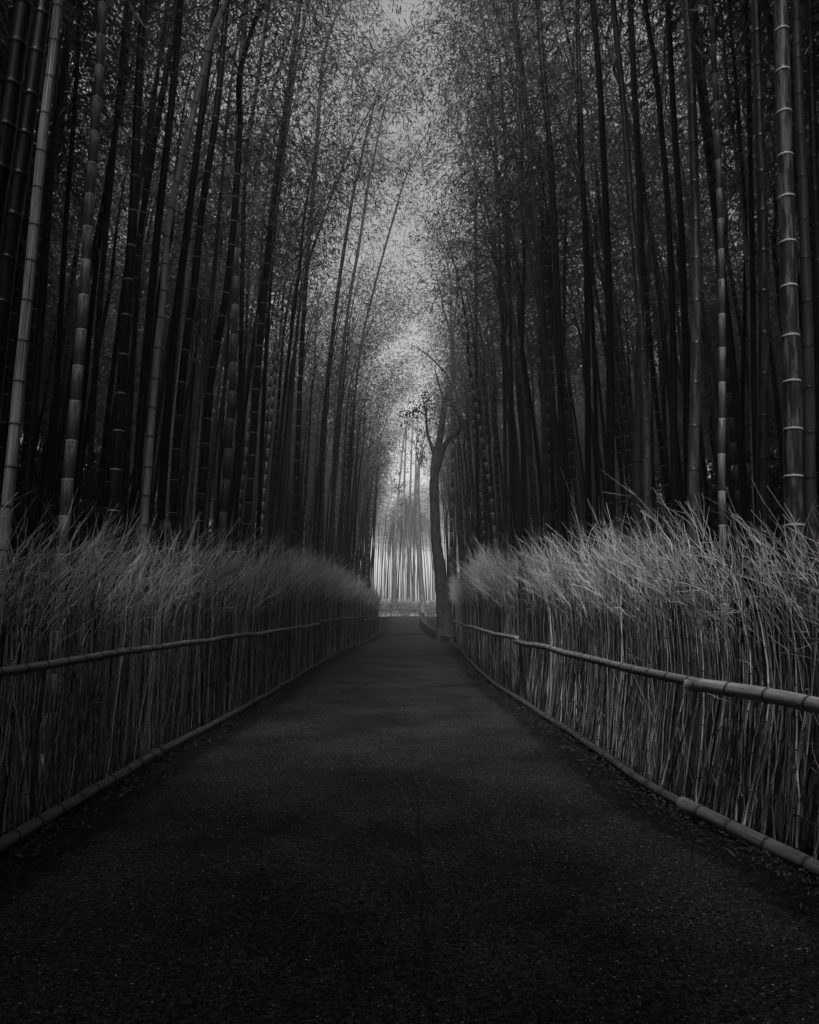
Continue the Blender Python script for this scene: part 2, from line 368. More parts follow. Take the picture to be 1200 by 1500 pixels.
# (label, tone, width px at mid height, node spacing px, points (x, y) down the photo, lateral distance or None)
HERO = [
 ("very dark stout bamboo cut by the left edge of the photo, leaning right", 'black', 31, 60, [(35,0),(20,110),(3,240),(-14,360)], None),
 ("very dark stout bamboo second from the upper left corner, leaning right", 'black', 27, 62, [(64,0),(48,120),(32,235),(16,345),(-4,520)], None),
 ("bleached bamboo with black vertical streaks nearest the left edge", 'palestreak', 17, 63, [(86,0),(77,83),(63,200),(50,333),(36,483),(28,560),(20,650),(12,730)], 3.05),
 ("dark bamboo just right of the bleached streaked bamboo at the left edge", 'dark', 13, 55, [(106,0),(92,120),(75,250),(62,440),(50,600)], 3.5),
 ("thin dark bamboo between the streaked bleached one and the frosted one", 'dark', 9, 50, [(118,0),(110,150),(95,350),(82,600)], 3.9),
 ("frosted bamboo with a glowing white band under every joint, far left", 'frost', 17, 57, [(151,0),(145,117),(138,200),(130,317),(122,450),(115,533),(108,617),(100,700),(95,760)], 3.0),
 ("grey bamboo right behind the frosted one on the far left", 'mid', 10, 44, [(187,0),(178,100),(165,240),(150,400),(136,600),(130,720)], 3.6),
 ("stout dark bamboo with dotted pale rings between the frosted and the white bamboo", 'caps', 17, 60, [(212,0),(203,133),(196,300),(186,450),(176,600),(168,720)], 3.1),
 ("slender grey bamboo crossing behind the stout dotted ring bamboo", 'mid', 8, 42, [(247,0),(233,90),(222,183),(210,300),(200,450),(190,620)], 4.4),
 ("dark bamboo just left of the curved white bamboo", 'dark', 14, 54, [(265,0),(250,167),(233,317),(219,467),(208,600),(200,720)], 3.2),
 ("smooth white curved bamboo standing out on the left, leaning right higher up", 'pale', 12, 46, [(312,45),(307,67),(287,150),(263,250),(246,333),(239,433),(230,517),(222,617),(216,700),(211,765)], 3.05),
 ("dark bamboo directly right of the curved white bamboo", 'dark', 13, 52, [(318,0),(300,133),(283,267),(270,367),(256,483),(246,600),(238,720)], 3.4),
 ("dark bamboo with fine white rings two to the right of the curved white one", 'caps', 13, 50, [(333,0),(317,167),(297,300),(283,433),(273,500),(263,600),(256,700)], 3.2),
 ("thin bleached bamboo in the gap between two dark ones right of the curved white one", 'pale', 5, 40, [(300,200),(287,300),(273,417),(263,533),(252,640),(247,720)], 4.9),
 ("frosted bamboo with blotchy pale internodes near the end of the left rail joint", 'frost', 12, 46, [(361,0),(353,100),(348,200),(346,300),(345,433),(341,550),(336,633),(330,717),(327,760)], 3.05),
 ("dark bamboo with thick white rings just left of the blotchy frosted one", 'caps', 13, 40, [(352,180),(343,320),(331,433),(319,500),(308,567),(299,683),(293,760)], 3.15),
 ("slender dark bamboo touching the right side of the blotchy frosted one", 'dark', 8, 36, [(390,33),(370,167),(360,233),(356,360),(352,560),(346,740)], 3.7),
 ("dark white ringed bamboo leaning right between the blotchy frosted bamboo and the misty ones", 'caps', 11, 34, [(440,0),(420,150),(400,300),(384,467),(376,567),(370,667),(363,745)], 3.2),
 ("thin white bamboo low beside the thick ringed dark one on the left", 'pale', 5, 30, [(310,480),(300,567),(293,633),(286,717),(283,770)], 4.2),
 ("dark thin bamboo crossing the left foliage at the top of the photo", 'dark', 7, 38, [(453,0),(433,100),(417,217),(401,350),(392,480),(385,620),(380,740)], 3.6),
 ("very thin dark bamboo left of the foliage mass at the top", 'dark', 5, 34, [(443,0),(420,66),(400,133),(380,230),(368,340),(360,500)], 4.6),
 ("pale arching bamboo whose bare tip bends over toward the path", 'plain', 8, 30, [(592,116),(583,123),(566,134),(550,150),(527,187),(510,227),(487,283),(467,340),(450,393),(437,467),(429,560),(422,660),(418,760)], 3.1),
 ("dark slender bamboo leaning far right over the left foliage gap", 'dark', 4, 22, [(583,297),(563,367),(543,443),(527,520),(515,640),(508,790)], 2.9),
 ("grey leaning bamboo beside the misty left wall of stems", 'mid', 6, 26, [(541,260),(526,360),(513,433),(500,540),(492,660),(487,790)], 3.0),
 ("dark leaning bamboo in the dense misty wall of stems left of the path", 'dark', 7, 28, [(520,270),(505,360),(492,450),(480,560),(470,680),(465,790)], 3.1),
 ("grey ringed bamboo in the dense wall of stems left of the path", 'caps', 8, 27, [(470,120),(462,240),(452,360),(444,480),(438,600),(432,780)], 3.2),
 # right side
 ("light grey bamboo bending left nearest the bright gap on the right", 'mid', 10, 44, [(752,0),(763,83),(771,167),(778,250),(784,317),(790,400),(794,483),(797,600),(800,730)], 2.6),
 ("dark bamboo bending left just outside the light grey bending one", 'dark', 11, 46, [(788,0),(795,100),(807,233),(814,367),(818,467),(822,600),(826,720)], 2.65),
 ("greyish slender bamboo leaning right, left of the black straight one", 'mid', 6, 38, [(845,0),(838,133),(832,267),(828,367),(826,520),(824,700)], 3.6),
 ("black straight bamboo in the middle of the right grove", 'black', 10, 46, [(846,0),(849,133),(854,267),(859,400),(861,560),(862,720)], 3.1),
 ("dark glossy bamboo right of the black straight one", 'dark', 13, 54, [(868,0),(877,100),(883,200),(888,317),(892,433),(894,560),(895,700)], 2.7),
 ("glossy bamboo with bright blotches halfway up, crossing its grey neighbour", 'shiny', 13, 56, [(898,0),(908,100),(917,200),(925,317),(935,420),(942,530),(947,640),(948,760)], 2.6),
 ("matt grey bamboo crossing behind the blotched glossy one", 'plain', 13, 50, [(923,0),(928,100),(933,200),(938,317),(939,433),(936,560),(933,730)], 2.9),
 ("dark bamboo leaning left, right of the crossing grey pair", 'dark', 11, 50, [(945,0),(960,100),(970,200),(978,300),(984,433),(987,567),(988,720)], 2.85),
 ("pale thin bamboo leaning right between the crossing pair and the leaning dark one", 'plain', 6, 40, [(972,110),(963,200),(956,290),(950,400),(948,560)], 4.1),
 ("dark bamboo immediately left of the stout upright grey one on the right", 'dark', 12, 52, [(978,0),(984,117),(990,217),(997,317),(1002,433),(1006,560),(1008,700)], 2.85),
 ("stout upright dark grey bamboo with a soft shine on the right", 'shiny', 17, 66, [(1005,0),(1012,100),(1016,233),(1019,333),(1020,467),(1018,600),(1016,740)], 2.65),
 ("slender frosted bamboo with white rings between two stout dark ones on the right", 'frost', 11, 54, [(1041,0),(1048,133),(1053,250),(1057,400),(1058,560),(1058,750)], 2.75),
 ("thin dark bamboo right of the slender frosted one on the right", 'black', 7, 44, [(1068,0),(1078,120),(1086,230),(1092,330),(1091,460),(1088,640)], 3.7),
 ("thin bleached bamboo curving behind the right grove near the streaked stout one", 'pale', 6, 44, [(1060,60),(1070,167),(1083,267),(1092,360),(1099,467),(1102,600),(1104,700)], 3.8),
 ("dark bamboo touching the left side of the stout streaked one", 'black', 9, 50, [(1093,0),(1097,130),(1100,280),(1103,430),(1106,640)], 3.3),
 ("stout dark bamboo with one long bright reflection, second in from the mottled one", 'shiny', 17, 66, [(1107,0),(1112,167),(1117,333),(1119,467),(1118,617),(1118,740)], 2.75),
 ("thickest mottled bamboo with bright white rings near the right edge", 'mottle', 27, 76, [(1144,0),(1148,167),(1153,333),(1157,467),(1161,600),(1164,760)], 2.62),
 ("smooth light grey bamboo right of the thick mottled one", 'plain', 17, 70, [(1165,0),(1170,133),(1177,300),(1182,433),(1186,600),(1188,740)], 2.95),
 ("dark bamboo last at the right edge of the photo", 'dark', 14, 60, [(1186,0),(1190,167),(1196,333),(1203,520),(1208,700)], 3.2),
 ("slender grey bamboo standing against the foliage left of the bending pair", 'mid', 6, 34, [(712,60),(717,90),(724,183),(729,283),(734,400),(738,520),(741,740)], 2.7),
 ("thin dark bamboo with its top ending in pale foliage right of the gap", 'dark', 6, 30, [(697,300),(697,400),(698,520),(699,640),(700,770)], 2.5),
 ("thin dark bamboo beside the slender grey one right of the gap", 'dark', 6, 32, [(733,100),(739,200),(744,300),(747,440),(750,600),(752,760)], 2.75),
 ("dark upright bamboo left of the light grey bending one", 'dark', 7, 34, [(762,140),(765,250),(768,360),(765,500),(766,650),(768,770)], 2.75),
 ("dark slim bamboo behind the bending pair on the right", 'black', 7, 38, [(800,150),(806,300),(806,450),(808,600),(810,740)], 3.2),
]
HERO.append(("pale ringed bamboo standing right against the forked tree", 'frost', 5.5, 22, [(661,430),(661,500),(662,600),(663,700),(661,800),(660,865)], 2.35))
# hero stems
for label, tone, wpx, npx, pts, lat in HERO:
    left = pts[0][0] < 620 and pts[-1][0] < 620; side = -1 if left else 1
    bx = pts[-1][0]; off = abs(bx - 595) / F
    if lat is None: Yd = {31: 3.6, 27: 4.3}[wpx]; npx = 74
    else: Yd = lat / off if off > .05 else lat / .1
    pts = sorted(pts, key=lambda q: -q[1])             # from the bottom up
    P = [at(x, y, Yd) for x, y in pts]
    P = np.array(P); g = gz(P[0, 0], Yd)
    # carry the stem down to the ground along its lowest run
    d = (P[1] - P[0]) / max(P[1, 2] - P[0, 2], .2); d[:2] *= .55
    if P[0, 2] > g + .15: P = np.vstack([P[0] + d * (g - .05 - P[0, 2]), P])
    top = P[-1]; bare = 'bare tip' in label
    if not bare and top[2] < 8.5:
        dt = (P[-1] - P[-2]) / max(P[-1, 2] - P[-2, 2], .2)
        need = 8.8 - top[2]; P = np.vstack([P, top + dt * need * .5, top + dt * need])
    diam = wpx * Yd / F * 1.0; L = P[-1, 2] - P[0, 2]
    r1 = diam * .5 * (.15 if bare else .74)
    stem_thing(P, diam * .54, r1, npx * Yd / F, tone, label, "tall bamboo stems along the path", side, crown=not bare)

# the rest of the grove ---------------------------------------------------
def too_close(x, y, d):
    for a, b_ in placed:
        if (a - x) ** 2 + (b_ - y) ** 2 < d * d: return True
    return False
spots = []
def seed(n, xr, yr, mind, jitter=None):
    k = 0; tries = 0
    while k < n and tries < n * 30:
        tries += 1; s = -1 if random.random() < .5 else 1
        y = random.uniform(*yr); lat = xr[0] + (xr[1] - xr[0]) * random.random()
        x = s * (abs(edge(s, min(max(y, 0), 70))) + lat)
        if y < 12 and lat < 1.9 and y > 2.: continue           # the near rows are placed one by one
        if too_close(x, y, mind): continue
        placed.append((x, y)); spots.append((x, y, s)); k += 1
seed(150, (.7, 2.2), (12, 64), .36)
seed(330, (1.9, 7), (6, 66), .5)
seed(330, (6, 14), (9, 80), .7)
seed(420, (13, 34), (4, 95), .9)
seed(380, (.3, 9), (-27, -4.8), .45)  # unseen bamboo behind the camera, added to darken the foreground
seed(150, (2.4, 12), (-4.8, 8), .5)  # added side bamboo, mostly unseen, closing off sky light near the camera
# the grove that closes the end of the path
k = 0
while k < 130:
    x, y = random.uniform(-11, 10), random.uniform(78, 108)
    if too_close(x, y, .7): continue
    placed.append((x, y)); spots.append((x, y, -1 if x < 0 else 1)); k += 1
seed(60, (2.2, 8), (2.5, 7), .5)  # more bamboo added to plug side light near the camera
def score(x, y):
    if y > 76 and abs(x) < 5: return .03
    if y < 3: return 0
    if abs(x) / y > .66: return 0
    lat = abs(x) - 2.4
    return 1 / y / (1 + max(0, lat - 1) * .45)
spots.sort(key=lambda q: -score(q[0], q[1]))
NIND = 300 - len(HERO); tagged = {}
TONES = ['dark'] * 4 + ['black'] * 3 + ['caps'] * 5 + ['mid'] * 4 + ['frost', 'plain']
TW = {'dark': "dark", 'black': "nearly black", 'caps': "dark white-ringed", 'mid': "grey", 'frost': "frosted", 'plain': "pale grey", 'pale': "mist-pale", 'shiny': "glossy"}
for i, (x, y, s) in enumerate(spots[:NIND]):
    pr = random.randrange(NPROTO); P, top, crm, cum, bend = proto[pr]; lat = abs(x) - abs(edge(s, min(y, 70))); tone = random.choice(['plain', 'mid', 'pale'] if y > 76 else ['mid', 'plain', 'plain', 'caps', 'mid', 'dark', 'frost'] if lat < 2.2 and y > 13 and s < 0 else TONES)  # far-end stems get paler colours in place of thicker mist
    row = "front row" if lat < 1.7 else "second rank" if lat < 3.4 else "deep grove"
    if y > 76: where = "in the mist across the path's far end"
    else: where = f"in the {row}, " + ("left" if s < 0 else "right") + " side, " + ("near part" if y < 16 else "middle part" if y < 34 else "far part")
    sz = random.uniform(.8, 1.15); slim = "slender" if sz < .97 else "sturdy"
    t = thing("bamboo", (x, y, float(gz(x, y))), "", "bamboo",
              "bamboo stems of the grove " + ("left" if s < 0 else "right") + " of the path", (0 if s < 0 else pi) + random.uniform(-.55, .55))
    tagged.setdefault((slim + ' ' + TW[tone], where), []).append((y, t))
    t.rotation_euler.x = random.gauss(0, .018); t.rotation_euler.y = random.gauss(0, .018)
    t.scale = (sz, sz, random.uniform(.9, 1.12))
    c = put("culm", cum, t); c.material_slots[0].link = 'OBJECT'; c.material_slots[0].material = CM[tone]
    cr = put("crown", crown_thin[pr % 2 + (2 if s < 0 else 0)] if y > 19 and lat < 3 or y > 44 and lat < 7 else crown_lean[pr % 2] if s < 0 and 9 < y and lat < 2.6 else crm, t, top)

ORD = ["nearest", "second nearest", "third nearest", "fourth nearest", "fifth nearest", "sixth nearest", "seventh nearest", "eighth nearest", "ninth nearest", "tenth nearest", "eleventh nearest", "twelfth nearest"] + [q + " nearest" for q in "thirteenth fourteenth fifteenth sixteenth seventeenth eighteenth nineteenth twentieth twenty-first twenty-second twenty-third twenty-fourth twenty-fifth".split()]
for (look, where), ts in tagged.items():
    ts.sort(key=lambda q: q[0])
    for k, (_, t) in enumerate(ts):
        t["label"] = f"{look} bamboo {where}" if len(ts) == 1 else (f"{ORD[k]} {look} bamboo {where}" if k < 25 else f"{look} bamboo {where}, among the farthest")

# everything beyond the 300 largest: one mass
def grove_mass(rest):
    protos = []
    for i in range(7):
        P, top, crm, cum, bend = proto[i % 6]
        if i in (4, 5): crm = crown_shade[i - 4]
        if i == 6: crm = crown_thin[0]
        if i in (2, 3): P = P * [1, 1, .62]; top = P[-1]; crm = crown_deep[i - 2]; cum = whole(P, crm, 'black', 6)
        me = bpy.data.meshes.new("stem_and_crown"); import bmesh
        bm = bmesh.new(); bm.from_mesh(crm)
        if i > 3: cum = whole(P, crm, 'black', 8)
        for v in bm.verts: v.co += Vector(top)
        for f_ in bm.faces: f_.material_index += 1
        bm.from_mesh(cum)
        bm.to_mesh(me); bm.free()
        # material slots: 0 stem, 1 branch, 2 leaf
        for m_ in (CM['black'], M_BRANCH, M_LEAF): me.materials.append(m_)
        protos.append(bpy.data.objects.new("stem_and_crown", me))
    n = len(rest); V = np.array([(x, y, float(gz(x, y))) for x, y, s in rest], np.float32)
    me = bpy.data.meshes.new("bamboo_thicket"); me.vertices.add(n); me.vertices.foreach_set("co", V.ravel())
    rot = np.array([(random.gauss(0, .03), random.gauss(0, .03), (0 if s < 0 else pi) + (random.uniform(-.6, .6) if y > 3 else random.uniform(0, .9) * -s)) for x, y, s in rest], np.float32)
    a = me.attributes.new("rot", 'FLOAT_VECTOR', 'POINT'); a.data.foreach_set("vector", rot.ravel())
    a = me.attributes.new("scl", 'FLOAT', 'POINT'); a.data.foreach_set("value", rng.uniform(.8, 1.12, n).astype(np.float32))
    a = me.attributes.new("pick", 'INT', 'POINT'); a.data.foreach_set("value", np.array([random.choice((4, 5)) if y < -4.8 else random.choice((2, 3)) if abs(x) > 8.5 or y < 8 and abs(x) > 4.4 else 6 if y > 44 or y > 19 and abs(x) < 5.5 else random.randrange(2) for x, y, s in rest], np.int32))
    o = put("bamboo_thicket", me, kind="stuff", label="dense mass of further bamboo stems and leaves filling both groves, with unseen bamboo added for shade", category="bamboo thicket")
    ng = bpy.data.node_groups.new("thicket", 'GeometryNodeTree')
    ng.interface.new_socket("Geometry", in_out='INPUT', socket_type='NodeSocketGeometry'); ng.interface.new_socket("Geometry", in_out='OUTPUT', socket_type='NodeSocketGeometry')
    gi = ng.nodes.new("NodeGroupInput"); go = ng.nodes.new("NodeGroupOutput"); iop = ng.nodes.new("GeometryNodeInstanceOnPoints")
    g2i = ng.nodes.new("GeometryNodeGeometryToInstance")
    for p_ in reversed(protos):
        oi = ng.nodes.new("GeometryNodeObjectInfo"); oi.inputs["Object"].default_value = p_; oi.inputs["As Instance"].default_value = True
        ng.links.new(oi.outputs["Geometry"], g2i.inputs[0])
    ng.links.new(gi.outputs[0], iop.inputs["Points"]); ng.links.new(g2i.outputs[0], iop.inputs["Instance"])
    iop.inputs["Pick Instance"].default_value = True
    def na(name, ty):
        k = ng.nodes.new("GeometryNodeInputNamedAttribute"); k.data_type = ty; k.inputs[0].default_value = name; return k.outputs[0]
    ng.links.new(na("pick", 'INT'), iop.inputs["Instance Index"])
    e2r = ng.nodes.new("FunctionNodeEulerToRotation"); ng.links.new(na("rot", 'FLOAT_VECTOR'), e2r.inputs[0]); ng.links.new(e2r.outputs[0], iop.inputs["Rotation"])
    ng.links.new(na("scl", 'FLOAT'), iop.inputs["Scale"]); ng.links.new(iop.outputs[0], go.inputs[0])
    md = o.modifiers.new("thicket", 'NODES'); md.node_group = ng
grove_mass(spots[NIND:])

def shade_screen():  # dark leaf mass added to block low light between the stems
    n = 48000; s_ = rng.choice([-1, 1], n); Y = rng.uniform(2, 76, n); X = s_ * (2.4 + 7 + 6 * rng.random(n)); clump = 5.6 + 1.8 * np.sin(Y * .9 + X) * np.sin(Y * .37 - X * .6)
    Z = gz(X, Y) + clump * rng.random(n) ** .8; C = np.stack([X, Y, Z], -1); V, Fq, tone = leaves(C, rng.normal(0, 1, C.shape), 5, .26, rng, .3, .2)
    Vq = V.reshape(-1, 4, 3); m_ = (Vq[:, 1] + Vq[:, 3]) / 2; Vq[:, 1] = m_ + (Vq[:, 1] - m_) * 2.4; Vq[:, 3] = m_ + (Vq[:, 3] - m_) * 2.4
    put("shade_screen", mesh("shade_screen", Vq.reshape(-1, 3), Fq, [M_TLEAF], {"tone": ('FLOAT', tone)}, False), kind="stuff", label="dark leaf mass added to block light deep between the bamboo stems", category="shade_screen")
shade_screen()

# ------------------------------------------------------------------ brushwood fences
def strand_mesh(name, P, R, mat, sides, tone, ring=None):
    V, Fq, _ = tubes(P, R, sides); n, k, _ = P.shape
    rg = np.zeros((n, k)) if ring is None else ring
    return mesh(name, V, Fq, [mat], {"tone": ('FLOAT', np.repeat(tone, k * sides)), "ring": ('FLOAT', np.repeat(rg.ravel(), sides))})
def fence(side, y0, y1, topf, dens, label, railh, rr, rails, bases, br, lean_low, n_ind=0, group="brushwood fences lining the path", thick=1.0, brush=1.0, line=None):
    """side -1/+1; topf(Y) height; canes bend inward at the top"""
    pt = (lambda y: np.stack([edge(side, y), y], -1)) if line is None else line
    ym = (y0 + y1) / 2; b0 = pt(np.array([y0]))[0]; org = np.array([b0[0], b0[1], float(rise(y0))])
    root = thing("brushwood_fence", org, label, "fence", group)
    inward = -side
    ln = abs(y1 - y0)
    # upright canes
    Yl = []
    seg = np.arange(y0, y1, .5)
    for s0 in seg: Yl.append(s0 + rng.random(int(dens(s0) * .5)) * .5)
    Y = np.concatenate(Yl); n = len(Y); b = pt(Y); outw = rng.random(n) ** 1.2 * .26 + .045
    k = 8; u = np.linspace(0, 1, k)[None, :]
    top = topf(Y); H = top * rng.uniform(.6, .92, n); H[rng.random(n) < .3] *= .75
    lx = rng.normal(0, .035, n) + lean_low * .5; ly = rng.normal(-lean_low * .9, .08 + .07 * (Y < 12), n)
    wob = rng.normal(0, .006, (n, k)); hz = H[:, None] * u
    below = np.minimum(hz, railh) ; above = np.maximum(hz - railh, 0)
    bendin = rng.uniform(.0, .16, n)[:, None]
    ox = side * (outw[:, None] + (lx[:, None] * below)) + inward * bendin * np.maximum(above - .35, 0) ** 1.4 * (1 if line is None else 0) + wob
    oy = ly[:, None] * below - np.sign(ly[:, None]) * .0 + rng.normal(0, .09, (n, 1)) * above + rng.normal(0, .012, (n, k))
    if line is not None: ox, oy = oy, np.abs(ox) * .5
    X = b[:, 0:1] + ox; YY = b[:, 1:2] + oy; Z = rise(Y)[:, None] - .03 + hz
    P = np.stack([X, YY, Z], -1) - org
    rad = rng.uniform(.0018, .0045, n) * thick * np.where(rng.random(n) < .15, 1.6, 1) * (1 + .5 * (Y > 9))
    R = rad[:, None] * np.linspace(1, .45, k)[None, :]
    tone = rng.random(n) ** 1.5 * np.clip(1 - outw * 2.2, .35, 1)     # canes set farther behind are darker
    # node rings on canes by short dark swellings: refine points
    def jointed(P, R):
        n, k, _ = P.shape; ts = []; rs = []; fl = []
        for j in range(k - 1):
            for a, m_, f_ in ((0, 1.0, 0), (.42, 1.0, 0), (.45, 1.22, 1), (.465, 1.22, 1), (.49, 1.0, 0)):
                ts.append(P[:, j] * (1 - a) + P[:, j + 1] * a); rs.append((R[:, j] * (1 - a) + R[:, j + 1] * a) * m_); fl.append(np.full(n, f_, float))
        ts.append(P[:, -1]); rs.append(R[:, -1]); fl.append(np.zeros(n))
        return np.stack(ts, 1), np.stack(rs, 1), np.stack(fl, 1)
    near = Y < 9
    order = np.argsort(Y + outw * 40)       # the nearest, frontmost canes
    ind = np.zeros(n, bool)
    if n_ind: ind[order[(Y[order] > 3.2)][:n_ind]] = True
    for i in np.where(ind)[0]:
        Pj, Rj, fl = jointed(P[i:i + 1], R[i:i + 1] * 1.5)
        o = Pj[0, 0].copy()
        put("cane", strand_mesh("cane", Pj - o, Rj, M_CANE, 6, tone[i:i + 1], fl), root, o)
    m_ = near & ~ind
    if m_.any():
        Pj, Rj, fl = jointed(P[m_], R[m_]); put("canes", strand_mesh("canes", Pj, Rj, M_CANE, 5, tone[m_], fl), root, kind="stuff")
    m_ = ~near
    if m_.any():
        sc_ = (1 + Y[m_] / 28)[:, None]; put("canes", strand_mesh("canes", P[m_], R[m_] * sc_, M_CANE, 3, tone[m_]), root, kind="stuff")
    # bent twigs at the top
    nt_ = int(n * (3.5 if line is None and y0 < 3 else 3.6) * brush); src = rng.integers(0, n, nt_); uu = 1 - (.36 if line is None else .7) * rng.random(nt_) ** 1.3; i = uu * (k - 1); i0 = np.minimum(i.astype(int), k - 2); fr = (i - i0)[:, None]
    B = P[src, i0] * (1 - fr) + P[src, i0 + 1] * fr
    L = rng.uniform(.16, .5, nt_) * (top[src] / 2.3); L[rng.random(nt_) < .05] *= 1.9
    ix = inward * rng.uniform(-.05, .58 if side < 0 else .36, nt_) * (1 if line is None else 0) + rng.normal(0, .22, nt_)
    iy = rng.normal(.08, .28, nt_); iz = rng.uniform(.65, 1.15, nt_)
    D = np.stack([ix, iy, iz], -1); D /= np.linalg.norm(D, axis=1, keepdims=True)
    K = 5; v = np.linspace(0, 1, K)[None, :, None]
    curl = rng.normal(0, .08, (nt_, 3)); curl[:, 0] += inward * .05; curl[:, 2] -= .02
    kp = (rise(Y[src]) + top[src] * ((.5 + .24 * rng.random(nt_) ** .7) if line is None else .1)) < B[:, 2] + org[2]
    B, D, L, src, nt_ = B[kp], D[kp], L[kp], src[kp], int(kp.sum()); curl = curl[kp]
    T = B[:, None, :] + D[:, None, :] * L[:, None, None] * v + curl[:, None, :] * v ** 2 + rng.normal(0, .011, (nt_, K, 3)) * v
    tr = rng.uniform(.0011, .0027, nt_)[:, None] * np.linspace(1, .4, K)[None, :] * thick * (1 + np.maximum(Y[src], 3) / 14)[:, None]
    tt = np.clip(rng.normal(.52, .2, nt_), 0, 1)
    # short side shoots forking off the twigs
    q = rng.integers(0, nt_, int(nt_ * 1.8)); j = rng.integers(1, K - 1, len(q)); o_ = T[q, j]; dd = T[q, j + 1] - T[q, j]; dd /= np.linalg.norm(dd, axis=1, keepdims=True) + 1e-9
    dd = dd + rng.normal(0, .38, dd.shape); dd[:, 2] += .12; l2 = (L[q] * rng.uniform(.2, .5, len(q)))[:, None, None]
    v2 = np.linspace(0, 1, 3)[None, :, None]; S = o_[:, None, :] + dd[:, None, :] * l2 * v2; sr = tr[q, j][:, None] * np.array([.75, .6, .35])[None, :]
    put("twigs", strand_mesh("twigs", T, tr, M_TWIG, 3, tt), root, kind="stuff")
    put("twigs", strand_mesh("twigs", S, sr, M_TWIG, 3, tt[q]), root, kind="stuff")
    if y0 < 3:
        m = 420; ys = y0 + (y1 - y0) * rng.random(m) ** 2.2; q = pt(ys); zz = rng.uniform(.1, 1.5, m); dd = np.stack([rng.normal(0, .12, m), rng.normal(0, .55, m), rng.normal(.5, .5, m)], -1)
        l3 = rng.uniform(.12, .45, m)[:, None, None]; st = np.stack([q[:, 0] + side * rng.uniform(.02, .06, m), q[:, 1], rise(ys) + zz], -1) - org
        S3 = st[:, None, :] + dd[:, None, :] * l3 * np.linspace(0, 1, 4)[None, :, None] + rng.normal(0, .006, (m, 4, 3))
        put("twigs", strand_mesh("twigs", S3, rng.uniform(.001, .0024, m)[:, None] * np.linspace(1, .5, 4)[None, :], M_TWIG, 3, rng.random(m)), root, kind="stuff")
    # rails and base rails: jointed poles laid end to end
    def pole(nm, a, c, h, r, inset, mat, lift=0., wav=.005):
        ys = np.linspace(a, c, max(3, int(abs(c - a) / .8) + 2)); q = pt(ys)
        if line is None: q[:, 0] += inward * inset
        else: q[:, 1] -= inset
        zz = rise(ys) + h + lift + np.array([random.gauss(0, wav) for _ in ys])
        PP = np.stack([q[:, 0], q[:, 1], zz], -1) - org; o = PP[0].copy()
        put(nm, culm_mesh(nm, PP - o, r, r * .84, random.uniform(.26, .34), CM[mat], 14, True, 1.06, phase=random.uniform(.1, .25)), root, o)
    for a, c, r, lift, h in rails: pole("rail", a, c, h, r, rr + .02, 'rail', lift)
    for a, c, r, lift in bases: pole("base_rail", a, c, r * .9 + .015, r, br, 'kerb', lift, .006)
    return root
ltop = lambda y: np.interp(y, [0, 4.3, 6.7, 10, 15.7, 24, 42, 75], [2.1, 2.15, 2.34, 2.48, 2.85, 3.0, 2.3, 2.0])
rtop = lambda y: np.interp(y, [0, 3.9, 4.8, 6.6, 10.4, 17.2, 30, 50], [2.0, 2.05, 2.2, 2.35, 2.5, 2.9, 2.7, 2.3])
fence(-1, 1.8, 42, ltop, lambda y: 150 if y < 9 else 150 if y < 18 else 120,
      "long brushwood fence along the left side of the path, its lower half in deep shade", 1.12, .035,
      [(11.0, 1.6, .036, 0, 1.12), (10.8, 19., .037, -.03, 1.14), (18.8, 31, .04, -.03, 1.2), (30.8, 42, .04, 0, 1.0)],
      [(7.2, 1.6, .047, 0), (7.25, 15., .047, 0), (15.05, 28, .045, 0), (28.05, 42, .045, 0)], .05, .0, n_ind=100)
fence(1, 1.8, 11.6, rtop, lambda y: 170 if y < 9 else 180,
      "nearest brushwood fence on the right with jointed canes and two overlapping rails", .98, .035,
      [(5.15, 1.6, .05, .012, .955), (11.6, 4.95, .044, -.012, .99)],
      [(5.35, 1.6, .052, 0), (11.6, 5.32, .046, 0)], .05, .2, n_ind=100, thick=1.2)
fence(1, 11.7, 31, rtop, lambda y: 190 if y < 18 else 130,
      "brushwood fence on the right beyond the upright post, running up to the big tree", 1.03, .035,
      [(19.6, 11.3, .045, 0, 1.03), (31, 19.4, .045, -.02, 1.02)], [(31, 11.7, .046, 0)], .05, .05)
fence(1, 76, 92, lambda y: 1.75 + .15 * np.sin(y * 1.3), lambda y: 110,
      "low pale brushwood fence crossing the far end of the path", .8, .04, [(92, 76, .05, 0, .8)], [], .05, 0, thick=2.2, brush=8,
      line=lambda y: np.stack([(np.asarray(y) - 84.5) * 1.25, 76 + .05 * (np.asarray(y) - 84)], -1))
# post between the two right-hand fences
def post():
    x = float(edge(1, 11.4)) + .02; P = np.array([[0, 0, -.1], [.0, .01, .8], [.01, 0, 1.6], [.015, 0, 2.45]])
    t = put("fence_post", culm_mesh("fence_post", P, .055, .05, .62, CM['mid'], 12, True, 1.03), loc=(x, 11.4, 0))
    t["label"] = "upright post where the two right-hand brushwood fences meet"; t["category"] = "post"
post()

